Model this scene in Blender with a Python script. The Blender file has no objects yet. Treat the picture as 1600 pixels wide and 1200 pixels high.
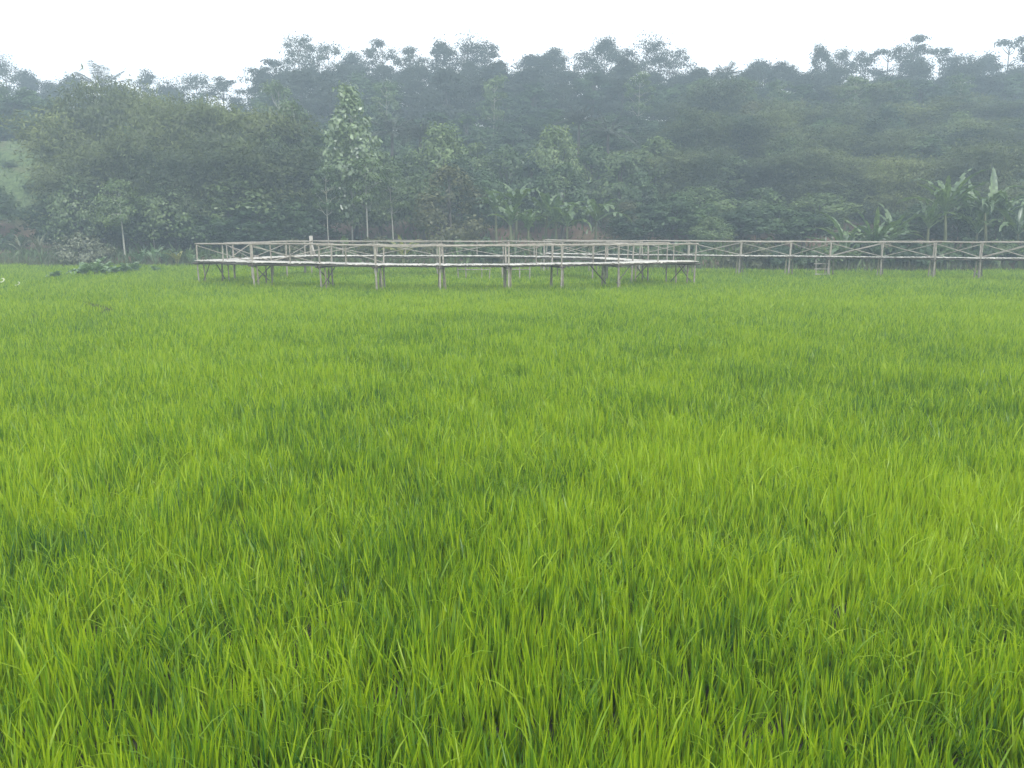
import bpy, math, random
import numpy as np
from mathutils import Vector

R = math.radians
random.seed(7)
rng = np.random.default_rng(11)

# ------------------------------------------------------------------ camera
F = 1232.0                       # focal length in pixels of the 1600 wide photograph
PITCH = math.atan((600 - 358) / F)
EYE = 3.35
scene = bpy.context.scene
COL = scene.collection
cam_data = bpy.data.cameras.new("camera")
cam_data.sensor_width = 36.0
cam_data.lens = 36.0 * F / 1600
cam_data.clip_start = 0.05
cam_data.clip_end = 1000
cam = bpy.data.objects.new("camera", cam_data)
cam.location = (0, 0, EYE)
cam.rotation_euler = (R(90) - PITCH, 0, 0)
COL.objects.link(cam)
scene.camera = cam

# ------------------------------------------------------------------ sky and sun
SUN_EL, SUN_AZ = R(38), R(155)   # azimuth measured clockwise from +Y: behind the camera, to the right
world = bpy.data.worlds.new("World")
scene.world = world
world.use_nodes = True
nt = world.node_tree
nt.nodes.clear()
out = nt.nodes.new("ShaderNodeOutputWorld")
bg = nt.nodes.new("ShaderNodeBackground")
bg.inputs["Strength"].default_value = 0.13
sky = nt.nodes.new("ShaderNodeTexSky")
sky.sky_type = 'NISHITA'
sky.sun_disc = False
sky.sun_elevation = SUN_EL
sky.sun_rotation = SUN_AZ
sky.dust_density = 3.0
sky.ozone_density = 1.0
hs = nt.nodes.new("ShaderNodeHueSaturation")
hs.inputs["Saturation"].default_value = 0.25
tc = nt.nodes.new("ShaderNodeTexCoord")
mp = nt.nodes.new("ShaderNodeMapping")
mp.inputs["Scale"].default_value = (1, 1, 2.5)
nz = nt.nodes.new("ShaderNodeTexNoise")
nz.inputs["Scale"].default_value = 1.6
nz.inputs["Detail"].default_value = 5
cr = nt.nodes.new("ShaderNodeValToRGB")
cr.color_ramp.elements[0].color = (12.0, 12.6, 13.2, 1)
cr.color_ramp.elements[1].color = (16.5, 16.5, 16.5, 1)
mx = nt.nodes.new("ShaderNodeMixRGB")
mx.inputs[0].default_value = 0.85
L = nt.links.new
L(tc.outputs["Generated"], mp.inputs[0]); L(mp.outputs[0], nz.inputs[0]); L(nz.outputs[0], cr.inputs[0])
L(sky.outputs[0], hs.inputs["Color"]); L(hs.outputs[0], mx.inputs[1]); L(cr.outputs[0], mx.inputs[2])
L(mx.outputs[0], bg.inputs["Color"]); L(bg.outputs[0], out.inputs["Surface"])

sun_d = bpy.data.lights.new("sun", 'SUN')
sun_d.energy = 2.4
sun_d.angle = R(7)
sun_d.color = (1.0, 0.96, 0.88)
sun = bpy.data.objects.new("sun", sun_d)
dirv = Vector((math.sin(SUN_AZ) * math.cos(SUN_EL), math.cos(SUN_AZ) * math.cos(SUN_EL), math.sin(SUN_EL)))
sun.rotation_euler = dirv.to_track_quat('Z', 'Y').to_euler()
sun.location = (20, -30, 40)
COL.objects.link(sun)

scene.view_settings.view_transform = 'Standard'
scene.view_settings.look = 'None'
scene.view_settings.exposure = 0.0
scene.view_settings.gamma = 1.0
scene.render.engine = 'CYCLES'
scene.cycles.max_bounces = 7
scene.cycles.diffuse_bounces = 4
scene.cycles.transmission_bounces = 4
scene.cycles.glossy_bounces = 2
scene.cycles.volume_bounces = 0
scene.cycles.use_denoising = True
scene.cycles.denoising_prefilter = 'NONE'

# ------------------------------------------------------------------ helpers
def ray(px, py):
    xc, yc = (px - 800) / F, -(py - 600) / F
    c, s = math.cos(PITCH), math.sin(PITCH)
    return Vector((xc, c + yc * s, -s + yc * c))

def at_depth(px, py, y):
    d = ray(px, py)
    return Vector((0, 0, EYE)) + d * (y / d.y)

def at_z(px, py, z):
    d = ray(px, py)
    return Vector((0, 0, EYE)) + d * ((z - EYE) / d.z)

def X_at(px, y, z=3.0):
    c, s = math.cos(PITCH), math.sin(PITCH)
    ax = y * c + (EYE - z) * s
    return (px - 800) / F * ax

def tag(o, label=None, cat=None, group=None, kind=None):
    if label: o["label"] = label
    if cat: o["category"] = cat
    if group: o["group"] = group
    if kind: o["kind"] = kind
    return o

def mesh_np(name, V, Fq, mat, smooth=False):
    """V (n,3); Fq list of face arrays (each (m,k))"""
    me = bpy.data.meshes.new(name)
    V = np.asarray(V, dtype=np.float32)
    if not isinstance(Fq, (list, tuple)): Fq = [Fq]
    Fq = [np.asarray(f, dtype=np.int32) for f in Fq if len(f)]
    nl = sum(f.size for f in Fq); npoly = sum(len(f) for f in Fq)
    me.vertices.add(len(V)); me.vertices.foreach_set("co", V.ravel())
    me.loops.add(nl); me.polygons.add(npoly)
    me.loops.foreach_set("vertex_index", np.concatenate([f.ravel() for f in Fq]))
    tot = np.concatenate([np.full(len(f), f.shape[1], np.int32) for f in Fq])
    st = np.concatenate([[0], np.cumsum(tot)[:-1]]).astype(np.int32)
    me.polygons.foreach_set("loop_start", st)
    if smooth: me.polygons.foreach_set("use_smooth", np.ones(npoly, dtype=bool))
    me.update(calc_edges=True)
    me.validate()
    if mat: me.materials.append(mat)
    return me

def link(name, me, parent=None, loc=None):
    o = bpy.data.objects.new(name, me)
    COL.objects.link(o)
    if parent: o.parent = parent
    if loc is not None: o.location = loc
    return o

def empty(name, loc=(0, 0, 0), rz=0):
    o = bpy.data.objects.new(name, None)
    o.empty_display_size = 0.2
    o.location = loc; o.rotation_euler = (0, 0, rz)
    COL.objects.link(o)
    return o

def copy_tree(o, parent=None):
    c = o.copy(); COL.objects.link(c)
    if parent: c.parent = parent
    for ch in o.children: copy_tree(ch, c)
    return c

class MB:
    def __init__(s): s.v = []; s.q = []; s.n = 0; s.t = []
    def add(s, V, Q):
        V = np.asarray(V, float)
        s.v.append(V)
        Q = np.asarray(Q, int) + s.n
        (s.q if Q.shape[1] == 4 else s.t).append(Q)
        s.n += len(V)
    def tube(s, pts, radii, k=6, cap=True):
        pts = np.asarray(pts, float); m = len(pts)
        radii = np.broadcast_to(np.asarray(radii, float), (m,))
        T = np.gradient(pts, axis=0)
        T /= np.linalg.norm(T, axis=1)[:, None] + 1e-9
        ref = np.array([0.31, 0.17, 0.93]) if abs(T[0][2]) < 0.85 else np.array([0.95, 0.3, 0.05])
        A = np.cross(T, ref); A /= np.linalg.norm(A, axis=1)[:, None] + 1e-9
        B = np.cross(T, A)
        a = np.arange(k) / k * 2 * math.pi
        ring = pts[:, None] + radii[:, None, None] * (np.cos(a)[None, :, None] * A[:, None] + np.sin(a)[None, :, None] * B[:, None])
        V = ring.reshape(-1, 3)
        Q = []
        for i in range(m - 1):
            for j in range(k):
                Q.append((i * k + j, i * k + (j + 1) % k, (i + 1) * k + (j + 1) % k, (i + 1) * k + j))
        s.add(V, Q)
        if cap:
            for i0, rev in ((0, True), ((m - 1) * k, False)):
                c = pts[0] if rev else pts[-1]
                VV = np.vstack([V[i0:i0 + k], c])
                s.add(VV, [((j + 1) % k, j, k) if rev else (j, (j + 1) % k, k) for j in range(k)])
    def box(s, c, ax, ay, az):
        c = np.asarray(c, float); ax, ay, az = (np.asarray(a, float) for a in (ax, ay, az))
        V = [c + i * ax + j * ay + k * az for k in (-1, 1) for j in (-1, 1) for i in (-1, 1)]
        s.add(V, [(0, 2, 3, 1), (4, 5, 7, 6), (0, 1, 5, 4), (2, 6, 7, 3), (0, 4, 6, 2), (1, 3, 7, 5)])
    def mesh(s, name, mat, smooth=False):
        V = np.vstack(s.v)
        f = []
        if s.q: f.append(np.vstack(s.q))
        if s.t: f.append(np.vstack(s.t))
        return mesh_np(name, V, f, mat, smooth)

def unit(a): return a / (np.linalg.norm(a, axis=-1, keepdims=True) + 1e-9)

def leaf_quads(C, D, S, l, w):
    """rhombic leaves: centres C, directions D, side vectors S, length l, width w"""
    D = unit(D); S = S - D * (S * D).sum(1, keepdims=True); S = unit(S)
    l = np.broadcast_to(l, (len(C),))[:, None]; w = np.broadcast_to(w, (len(C),))[:, None]
    V = np.stack([C - D * l / 2, C + S * w / 2 - D * l * .08, C + D * l / 2, C - S * w / 2 - D * l * .08], 1).reshape(-1, 3)
    Q = np.arange(len(C) * 4).reshape(-1, 4)
    return V, Q

# ------------------------------------------------------------------ materials
def new_mat(name):
    m = bpy.data.materials.new(name); m.use_nodes = True
    m.node_tree.nodes.clear()
    return m, m.node_tree

def leaf_mat(name, c1, c2, trans=0.3, scale=0.35, gloss=0.06, rough=0.45, rand=0.35):
    m, t = new_mat(name)
    N = t.nodes.new; K = t.links.new
    o = N("ShaderNodeOutputMaterial")
    geo = N("ShaderNodeNewGeometry"); oi = N("ShaderNodeObjectInfo")
    n1 = N("ShaderNodeTexNoise"); n1.inputs["Scale"].default_value = scale; n1.inputs["Detail"].default_value = 6; n1.inputs["Roughness"].default_value = 0.7
    K(geo.outputs["Position"], n1.inputs["Vector"])
    a = N("ShaderNodeMath"); a.operation = 'MULTIPLY_ADD'; a.inputs[1].default_value = 2.6; a.inputs[2].default_value = -0.8 - rand / 2
    K(n1.outputs[0], a.inputs[0])
    b = N("ShaderNodeMath"); b.operation = 'MULTIPLY_ADD'; b.inputs[1].default_value = rand
    K(oi.outputs["Random"], b.inputs[0]); K(a.outputs[0], b.inputs[2]); b.use_clamp = True
    mixc = N("ShaderNodeMixRGB"); mixc.inputs[1].default_value = (*c1, 1); mixc.inputs[2].default_value = (*c2, 1)
    K(b.outputs[0], mixc.inputs[0])
    # leaf to leaf differences
    rl = N("ShaderNodeHueSaturation")
    v = N("ShaderNodeMath"); v.operation = 'MULTIPLY_ADD'; v.inputs[1].default_value = 0.7; v.inputs[2].default_value = 0.65
    K(geo.outputs["Random Per Island"], v.inputs[0]); K(v.outputs[0], rl.inputs["Value"]); K(mixc.outputs[0], rl.inputs["Color"])
    df = N("ShaderNodeBsdfDiffuse"); tr = N("ShaderNodeBsdfTranslucent"); gl = N("ShaderNodeBsdfGlossy")
    gl.inputs["Roughness"].default_value = rough; gl.inputs["Color"].default_value = (0.9, 0.95, 1, 1)
    K(rl.outputs[0], df.inputs["Color"])
    tcx = N("ShaderNodeMixRGB"); tcx.blend_type = 'MULTIPLY'; tcx.inputs[0].default_value = 1; tcx.inputs[2].default_value = (1.25, 1.2, 0.6, 1)
    K(rl.outputs[0], tcx.inputs[1]); K(tcx.outputs[0], tr.inputs["Color"])
    m1 = N("ShaderNodeMixShader"); m1.inputs[0].default_value = trans
    K(df.outputs[0], m1.inputs[1]); K(tr.outputs[0], m1.inputs[2])
    m2 = N("ShaderNodeMixShader"); m2.inputs[0].default_value = gloss
    K(m1.outputs[0], m2.inputs[1]); K(gl.outputs[0], m2.inputs[2]); K(m2.outputs[0], o.inputs["Surface"])
    return m

def wood_mat(name, c1, c2, scale=3.0, stretch=(1, 1, 1), rough=0.75, c3=None):
    m, t = new_mat(name)
    N = t.nodes.new; K = t.links.new
    o = N("ShaderNodeOutputMaterial"); p = N("ShaderNodeBsdfPrincipled")
    geo = N("ShaderNodeNewGeometry"); oi = N("ShaderNodeObjectInfo")
    mpn = N("ShaderNodeMapping"); mpn.inputs["Scale"].default_value = stretch
    K(geo.outputs["Position"], mpn.inputs[0])
    n = N("ShaderNodeTexNoise"); n.inputs["Scale"].default_value = scale; n.inputs["Detail"].default_value = 6; n.inputs["Roughness"].default_value = 0.75
    K(mpn.outputs[0], n.inputs["Vector"])
    r = N("ShaderNodeValToRGB"); r.color_ramp.elements[0].position = 0.32; r.color_ramp.elements[1].position = 0.68
    r.color_ramp.elements[0].color = (*c1, 1); r.color_ramp.elements[1].color = (*c2, 1)
    K(n.outputs[0], r.inputs[0])
    h = N("ShaderNodeHueSaturation")
    ad = N("ShaderNodeMath"); ad.operation = 'ADD'
    K(oi.outputs["Random"], ad.inputs[0]); K(geo.outputs["Random Per Island"], ad.inputs[1])
    v = N("ShaderNodeMath"); v.operation = 'MULTIPLY_ADD'; v.inputs[1].default_value = 0.28; v.inputs[2].default_value = 0.72
    K(ad.outputs[0], v.inputs[0]); K(v.outputs[0], h.inputs["Value"]); K(r.outputs[0], h.inputs["Color"])
    K(h.outputs[0], p.inputs["Base Color"]); p.inputs["Roughness"].default_value = rough
    K(p.outputs[0], o.inputs["Surface"])
    return m

M = {}
M['bamboo_leaf'] = leaf_mat("bamboo_leaf", (0.028, 0.052, 0.02), (0.155, 0.19, 0.06), 0.25, 0.13, 0.03, 0.45, 0.8)
M['dark_leaf'] = leaf_mat("dark_leaf", (0.024, 0.055, 0.024), (0.088, 0.15, 0.046), 0.2, 0.3, 0.04, 0.45, .6)
M['ridge_leaf'] = leaf_mat("ridge_leaf", (0.025, 0.04, 0.028), (0.06, 0.08, 0.045), 0.25, 0.2, 0.03)
M['mid_leaf'] = leaf_mat("mid_leaf", (0.052, 0.105, 0.033), (0.14, 0.20, 0.064), 0.28, 0.3, 0.05, .45, .5)
M['pale_leaf'] = leaf_mat("pale_leaf", (0.07, 0.13, 0.045), (0.24, 0.33, 0.13), 0.3, 0.6, 0.12, 0.4)
M['small_leaf'] = leaf_mat('small_leaf', (0.09, 0.15, 0.045), (0.20, 0.27, 0.09), 0.3, 0.5, 0.05)
M['olive_leaf'] = leaf_mat("olive_leaf", (0.07, 0.085, 0.03), (0.14, 0.145, 0.055), 0.25, 0.4, 0.04)
M['grey_leaf'] = leaf_mat("grey_leaf", (0.10, 0.115, 0.065), (0.21, 0.23, 0.14), 0.2, 0.8, 0.05)
M['banana_leaf'] = leaf_mat("banana_leaf", (0.06, 0.125, 0.035), (0.17, 0.25, 0.08), 0.35, 0.7, 0.09, 0.4)
M['yellow_leaf'] = leaf_mat("yellow_leaf", (0.20, 0.24, 0.05), (0.36, 0.36, 0.10), 0.35, 0.7, 0.08)
M['palm_leaf'] = leaf_mat("palm_leaf", (0.03, 0.045, 0.026), (0.065, 0.08, 0.04), 0.15, 0.4, 0.1)
M['taro_leaf'] = leaf_mat("taro_leaf", (0.10, 0.20, 0.07), (0.22, 0.33, 0.15), 0.25, 0.9, 0.12)
M['bark_dark'] = wood_mat("bark_dark", (0.05, 0.045, 0.038), (0.13, 0.12, 0.10), 2.0, (1, 1, .3))
M['bark_pale'] = wood_mat("bark_pale", (0.24, 0.24, 0.20), (0.46, 0.46, 0.40), 2.0, (1, 1, .3))
M['culm'] = wood_mat("culm", (0.10, 0.12, 0.05), (0.22, 0.22, 0.11), 2.0, (1, 1, .3))
M['banana_stem'] = wood_mat("banana_stem", (0.08, 0.10, 0.045), (0.17, 0.18, 0.09), 3.0, (1, 1, .3))
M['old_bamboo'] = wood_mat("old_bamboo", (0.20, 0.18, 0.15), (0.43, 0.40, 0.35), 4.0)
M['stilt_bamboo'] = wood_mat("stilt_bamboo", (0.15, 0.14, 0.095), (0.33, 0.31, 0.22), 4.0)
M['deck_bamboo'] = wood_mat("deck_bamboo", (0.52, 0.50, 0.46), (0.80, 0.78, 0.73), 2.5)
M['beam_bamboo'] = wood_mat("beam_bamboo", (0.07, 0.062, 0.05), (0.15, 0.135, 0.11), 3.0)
M['pale_board'] = wood_mat("pale_board", (0.30, 0.28, 0.25), (0.48, 0.46, 0.41), 5.0)
M['dry_leaf'] = wood_mat("dry_leaf", (0.55, 0.58, 0.40), (0.75, 0.78, 0.6), 5.0)

# ------------------------------------------------------------------ terrain
def sm(t): t = np.clip(t, 0, 1); return t * t * (3 - 2 * t)
def edge(x): return 61.0 - 0.14 * x + 1.0 * np.sin(x * 0.21)   # far rim of the paddy: about 67 m on the left, 57 m on the right
def terr(x, y):
    t = y - edge(x) - 0.6
    ridge = 18.3 + 1.0 * np.sin(x * 0.045 + 1.0) + 0.6 * np.sin(x * 0.13)
    ridge = ridge - 3.0 * sm((-x - 28) / 25)
    z = 0.9 * sm(t / 2.5) + ridge * sm((t - 3) / 75)
    z = z + np.where(t > 3, 0.35 * np.sin(x * 0.5 + y * 0.3) * np.sin(y * 0.41), 0)
    z = z - 8 * sm((t - 92) / 60)
    # the clearing at the far left: a bare bank, then a steep grassy slope in steps
    cl = sm((-x - 47.0) / 3)
    zl = 0.9 * sm(t / 2.5) + 2.6 * sm((t - 6) / 3) + 9.5 * sm((t - 9) / 17) + sm((t - 10) / 4) * .35 * np.sin(t * 1.5)
    z = z * (1 - cl) + np.maximum(z, zl) * cl
    return z + .18
def terr1(x, y): return float(terr(np.array([x]), np.array([y]))[0])

xs = np.arange(-150, 151, 2.0); ys = np.concatenate([np.arange(-30, 54, 4.0), np.arange(54, 211, 1.25)])
gx, gy = np.meshgrid(xs, ys)
gz = terr(gx, gy)
V = np.stack([gx, gy, gz], -1).reshape(-1, 3)
w_ = len(xs)
i_ = (np.arange(len(ys) - 1)[:, None] * w_ + np.arange(w_ - 1)[None]).ravel()
Q = np.stack([i_, i_ + 1, i_ + 1 + w_, i_ + w_], 1)

gm, t = new_mat("ground_soil")
N = t.nodes.new; K = t.links.new
o = N("ShaderNodeOutputMaterial"); p = N("ShaderNodeBsdfPrincipled"); p.inputs["Roughness"].default_value = 0.95
geo = N("ShaderNodeNewGeometry"); sx = N("ShaderNodeSeparateXYZ"); K(geo.outputs["Position"], sx.inputs[0])
n1 = N("ShaderNodeTexNoise"); n1.inputs["Scale"].default_value = 0.35; n1.inputs["Detail"].default_value = 8; n1.inputs["Roughness"].default_value = 0.7
K(geo.outputs["Position"], n1.inputs["Vector"])
n2 = N("ShaderNodeTexNoise"); n2.inputs["Scale"].default_value = 3.0; n2.inputs["Detail"].default_value = 8
K(geo.outputs["Position"], n2.inputs["Vector"])
grass = N("ShaderNodeValToRGB")
grass.color_ramp.elements[0].color = (0.04, 0.075, 0.022, 1); grass.color_ramp.elements[1].color = (0.13, 0.185, 0.062, 1)
grass.color_ramp.elements[0].position = .35; grass.color_ramp.elements[1].position = .65
K(n2.outputs[0], grass.inputs[0])
soil = N("ShaderNodeValToRGB")
soil.color_ramp.elements[0].color = (0.12, 0.07, 0.045, 1); soil.color_ramp.elements[1].color = (0.25, 0.165, 0.11, 1)
K(n2.outputs[0], soil.inputs[0])
zr = N("ShaderNodeMapRange"); zr.inputs[1].default_value = 3.6; zr.inputs[2].default_value = 4.6   # bare bank low on the slope
K(sx.outputs[2], zr.inputs[0])
nm = N("ShaderNodeMath"); nm.operation = 'MULTIPLY_ADD'; nm.inputs[1].default_value = 2.4; nm.inputs[2].default_value = -1.2
K(n1.outputs[0], nm.inputs[0])
sm1 = N("ShaderNodeMath"); sm1.operation = 'ADD'; sm1.use_clamp = True
K(zr.outputs[0], sm1.inputs[0]); K(nm.outputs[0], sm1.inputs[1])
mix1 = N("ShaderNodeMixRGB"); K(sm1.outputs[0], mix1.inputs[0]); K(soil.outputs[0], mix1.inputs[1]); K(grass.outputs[0], mix1.inputs[2])
mud = N("ShaderNodeValToRGB")
mud.color_ramp.elements[0].color = (0.035, 0.035, 0.022, 1); mud.color_ramp.elements[1].color = (0.07, 0.075, 0.04, 1)
K(n2.outputs[0], mud.inputs[0])
zr2 = N("ShaderNodeMapRange"); zr2.inputs[1].default_value = 0.2; zr2.inputs[2].default_value = 0.7
K(sx.outputs[2], zr2.inputs[0])
mix2 = N("ShaderNodeMixRGB"); K(zr2.outputs[0], mix2.inputs[0]); K(mud.outputs[0], mix2.inputs[1]); K(mix1.outputs[0], mix2.inputs[2])
K(mix2.outputs[0], p.inputs["Base Color"]); K(p.outputs[0], o.inputs["Surface"])
tag(link("ground", mesh_np("ground", V, Q, gm, True)), "muddy paddy floor rising into a soil and grass hillside", None, None, "structure")

# ------------------------------------------------------------------ bamboo walkways
DECK = 1.65; RAIL = 2.55
def rod(name, a, b, r, mat, parent, k=7, wob=0.02):
    a = np.asarray(a, float); b = np.asarray(b, float)
    n = 9
    tt = np.linspace(0, 1, n)[:, None]
    pts = a + (b - a) * tt
    L_ = np.linalg.norm(b - a)
    bow = rng.normal(0, wob * L_ * .35, 3); bow[2] *= .6
    pts = pts + bow * np.sin(tt * math.pi) + 0
    rr = r * (1.08 - 0.18 * tt[:, 0]) * (1 + rng.normal(0, .07, n)) * rng.uniform(.82, 1.12)
    mb = MB(); mb.tube(pts, rr, k)
    return link(name, mb.mesh(name, mat, True), parent)

def walkway(root, verts, closed, width, braces):
    """verts: outer edge corners (x,y); the inner edge lies width to the side"""
    P = [np.array([v[0], v[1], 0.0]) for v in verts]
    n = len(P)
    cen = sum(P) / n
    inn = []
    for i in range(n):
        if closed:
            a, b = P[(i - 1) % n], P[(i + 1) % n]
        else:
            a, b = P[max(i - 1, 0)], P[min(i + 1, n - 1)]
        d = unit(b - a); nrm = np.array([-d[1], d[0], 0])
        if closed and np.dot(nrm, cen - P[i]) < 0: nrm = -nrm
        if not closed and nrm[1] < 0: nrm = -nrm
        wdt = width * (1.25 if closed and abs(np.dot(unit(P[i] - P[(i - 1) % n]), unit(P[(i + 1) % n] - P[i]))) < .8 else 1)
        inn.append(P[i] + nrm * wdt)
    dz = [rng.normal(0, .022) for _ in range(n)]
    up = lambda p, z: np.array([p[0], p[1], z])
    for i in range(n):
        po, pi_ = P[i], inn[i]
        jit = lambda: np.array([*rng.normal(0, .03, 2), 0])
        # posts reach from the mud to the top rail
        rod("post", up(po, -.1) + jit(), up(po, RAIL + dz[i] + .03), .05, M['old_bamboo'], root)
        rod("post", up(pi_, -.1) + jit(), up(pi_, RAIL + dz[i] + .01), .043, M['old_bamboo'], root)
        d = unit(P[(i + 1) % n] - P[i]) if (closed or i < n - 1) else unit(P[i] - P[i - 1])
        # extra stilts beside the posts, and the cross beam they carry
        far = closed and i > 9
        for s in ((rng.uniform(.16, .3),) if far else (rng.uniform(.16, .3), -rng.uniform(.14, .26))):
            mid = po + (pi_ - po) * (rng.uniform(.08, .2) if s > 0 else rng.uniform(.75, .95))
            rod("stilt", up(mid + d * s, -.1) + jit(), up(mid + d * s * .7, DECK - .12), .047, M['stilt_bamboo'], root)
        e = unit(pi_ - po)
        for s in (-.09, .09):
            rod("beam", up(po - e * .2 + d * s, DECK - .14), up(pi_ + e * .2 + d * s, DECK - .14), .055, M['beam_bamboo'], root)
        for s in (1, -1):
            if (closed and not far and (i < 3 or i > 6)) or (not closed and i % 3 == 1 and s > 0):
                q0 = po + (pi_ - po) * (.12 if s > 0 else .88)
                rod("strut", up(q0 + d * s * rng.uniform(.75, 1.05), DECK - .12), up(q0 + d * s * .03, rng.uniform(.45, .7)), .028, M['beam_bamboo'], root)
        # bamboo lashed round the post under the deck
    m = n if closed else n - 1
    for i in range(m):
        j = (i + 1) % n
        for side, (A, B) in enumerate(((P[i], P[j]), (inn[i], inn[j]))):
            d = unit(B - A); L_ = np.linalg.norm(B - A)
            rod("top_rail", up(A - d * .12, RAIL + dz[i] + .02 * side), up(B + d * .12, RAIL + dz[j] + .02 * side + .03), .036, M['old_bamboo'], root)
            kinds = braces(i, side)
            if 'u' in kinds: rod("brace", up(A + d * .08, DECK + .06), up(B - d * .08, RAIL - .09), .024, M['old_bamboo'], root)
            if 'd' in kinds: rod("brace", up(A + d * .08, RAIL - .09), up(B - d * .08, DECK + .06), .024, M['old_bamboo'], root)
            if L_ > 2.6 and side == 0 and closed and rng.random() < .5:
                mpt = A + (B - A) * rng.uniform(.45, .6)
                rod("post", up(mpt, DECK - .1), up(mpt, RAIL), .03, M['old_bamboo'], root)
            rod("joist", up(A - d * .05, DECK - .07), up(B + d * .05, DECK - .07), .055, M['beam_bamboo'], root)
        # deck of split bamboo laid crosswise, ragged at the ends
        mb = MB()
        LL = np.linalg.norm(P[j] - P[i]); ns = max(4, int(LL / .085))
        for k in range(ns):
            f = (k + .5) / ns
            a = P[i] + (P[j] - P[i]) * f; b = inn[i] + (inn[j] - inn[i]) * f
            e = unit(b - a)
            a = a - e * rng.uniform(.02, .2); b = b + e * rng.uniform(.02, .16)
            z = DECK + dz[i] * (1 - f) + dz[j] * f + rng.uniform(-.008, .012)
            c = (a + b) / 2; hl = np.linalg.norm(b - a) / 2
            dd = unit(np.cross(e, np.array([0, 0, 1.0])))
            tilt = rng.normal(0, .012)
            mb.box(up(c, z), (e + np.array([0, 0, tilt])) * hl, dd * (.038 + rng.uniform(-.004, .004)), np.array([0, 0, .016]))
        link("deck", mb.mesh("deck", M['deck_bamboo']), root)
    return P, inn

def dep(py, h):      # depth of a point h below the eye that shows at row py
    return at_z(800, py, EYE - h).y
RV = [(309, 42.4), (395, 39.6), (499, 38.3), (587, 37.6), (687, 37.2), (795, 37.4), (877, 38.0), (966, 39.0), (1087, 41.3),
      (1012, 43.6), (949, 45.9), (879, 48.7), (795, 50.2), (690, 51.0), (590, 51.3), (477, 51.0), (423, 48.0), (365, 45.2)]
ring_v = [(X_at(px, d * 1.035, 1.6), d * 1.035) for px, d in RV]
ring = empty("bamboo_walkway", (0, 0, 0))
tag(ring, "weathered bamboo walkway on stilts looping in a wide oval over the rice", "walkway")
RB = {(0, 0): 'd', (0, 1): 'd', (1, 0): 'd', (1, 1): 'u', (2, 0): '', (2, 1): 'd', (3, 1): ''}
walkway(ring, ring_v, True, 1.25, lambda i, s: RB.get((i, s), '' if i < 8 else ('ud' if s == 1 and i > 9 else '')))

SV = [(1690, 43.6), (1612, 44.6), (1533, 45.6), (1460, 46.6), (1378, 47.6), (1297, 48.6), (1234, 49.6), (1157, 50.6), (1075, 51.6), (1000, 52.5), (925, 53.3), (850, 54.1)]
st_v = [(X_at(px, d * 1.035, 1.6), d * 1.035) for px, d in SV]
st_v = [(st_v[0][0] + (st_v[0][0] - st_v[1][0]) * k, st_v[0][1] + (st_v[0][1] - st_v[1][1]) * k) for k in (2, 1)] + st_v
straight = empty("bamboo_walkway", (0, 0, 0))
tag(straight, "long straight bamboo walkway on stilts passing behind the oval loop to the right", "walkway")
walkway(straight, st_v, False, 0.95, lambda i, s: 'ud' if s == 0 else ('d' if i % 3 == 0 else ''))

# upright pale boards on the far side of the loop
b0 = at_depth(487, 398, 52.6); b0.z = DECK
gp = empty("plank_post", (b0.x, 52.6, DECK + .03))
tag(gp, "pale upright plank post leaning together above the far left rail of the loop", "post")
mb = MB(); mb.box((0, 0, .62), (.11, 0, 0), (0, .03, 0), (0, 0, .62)); link("plank", mb.mesh("plank", M['pale_board']), gp)
mb = MB(); mb.box((.14, -.07, .36), (.07, 0, -.03), (0, .03, 0), (.09, 0, -.36)); link("plank", mb.mesh("plank", M['pale_board']), gp)

# small steps under the straight walkway
s0 = at_z(1284, 417, .55)
stp = empty("bamboo_steps", (X_at(1284, 50.6, 1), 50.3, 0))
tag(stp, "small pale bamboo ladder leaning under the straight walkway", "ladder")
for s in (-.42, .42): rod("rail", (s, 0, 0), (s * .9, .35, 1.5), .035, M['old_bamboo'], stp)
for k in range(3): rod("rung", (-.5, .1 + k * .1, .55 + k * .32), (.5, .1 + k * .1, .55 + k * .32), .03, M['pale_board'], stp)

# low rails between the loop's two sides
lf = empty("low_fence", (0, 0, 0))
tag(lf, "low broken bamboo rail fence in the middle of the oval loop", "fence")
fx = [X_at(px, 47.5, 1) for px in (716, 728, 752, 764, 785, 812, 828)]
for x in fx: rod("post", (x, 47.5 + rng.normal(0, .2), -.1), (x + rng.normal(0, .04), 47.5, 1.32), .035, M['old_bamboo'], lf)
for k in range(len(fx) - 1):
    if k != 3:
        rod("rail", (fx[k], 47.45, 1.28), (fx[k + 1], 47.45, 1.25), .035, M['old_bamboo'], lf)
        rod("rail", (fx[k], 47.45, .98), (fx[k + 1], 47.45, 1.0), .03, M['old_bamboo'], lf)

# pale curled strips of dry leaf at the left border of the field
for (px, py, lab) in ((2, 438, "pale curled dry leaf at the very left border of the field"), (27, 443, "smaller pale curled dry leaf just right of the first curled one")):
    q = at_z(px, py, .62)
    a = np.linspace(-1.9, 2.3, 14)
    mb = MB(); mb.tube(np.stack([.13 * np.cos(a) + .02 * a, .05 * a, .10 * np.sin(a)], 1), np.linspace(.035, .018, 14), 6)
    cl = link("curled_leaf", mb.mesh("curled_leaf", M['dry_leaf'], True), None, q)
    cl.scale = (1.1, 1, 1) if px < 10 else (.8, 1, .8)
    tag(cl, lab, "leaf")

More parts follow.
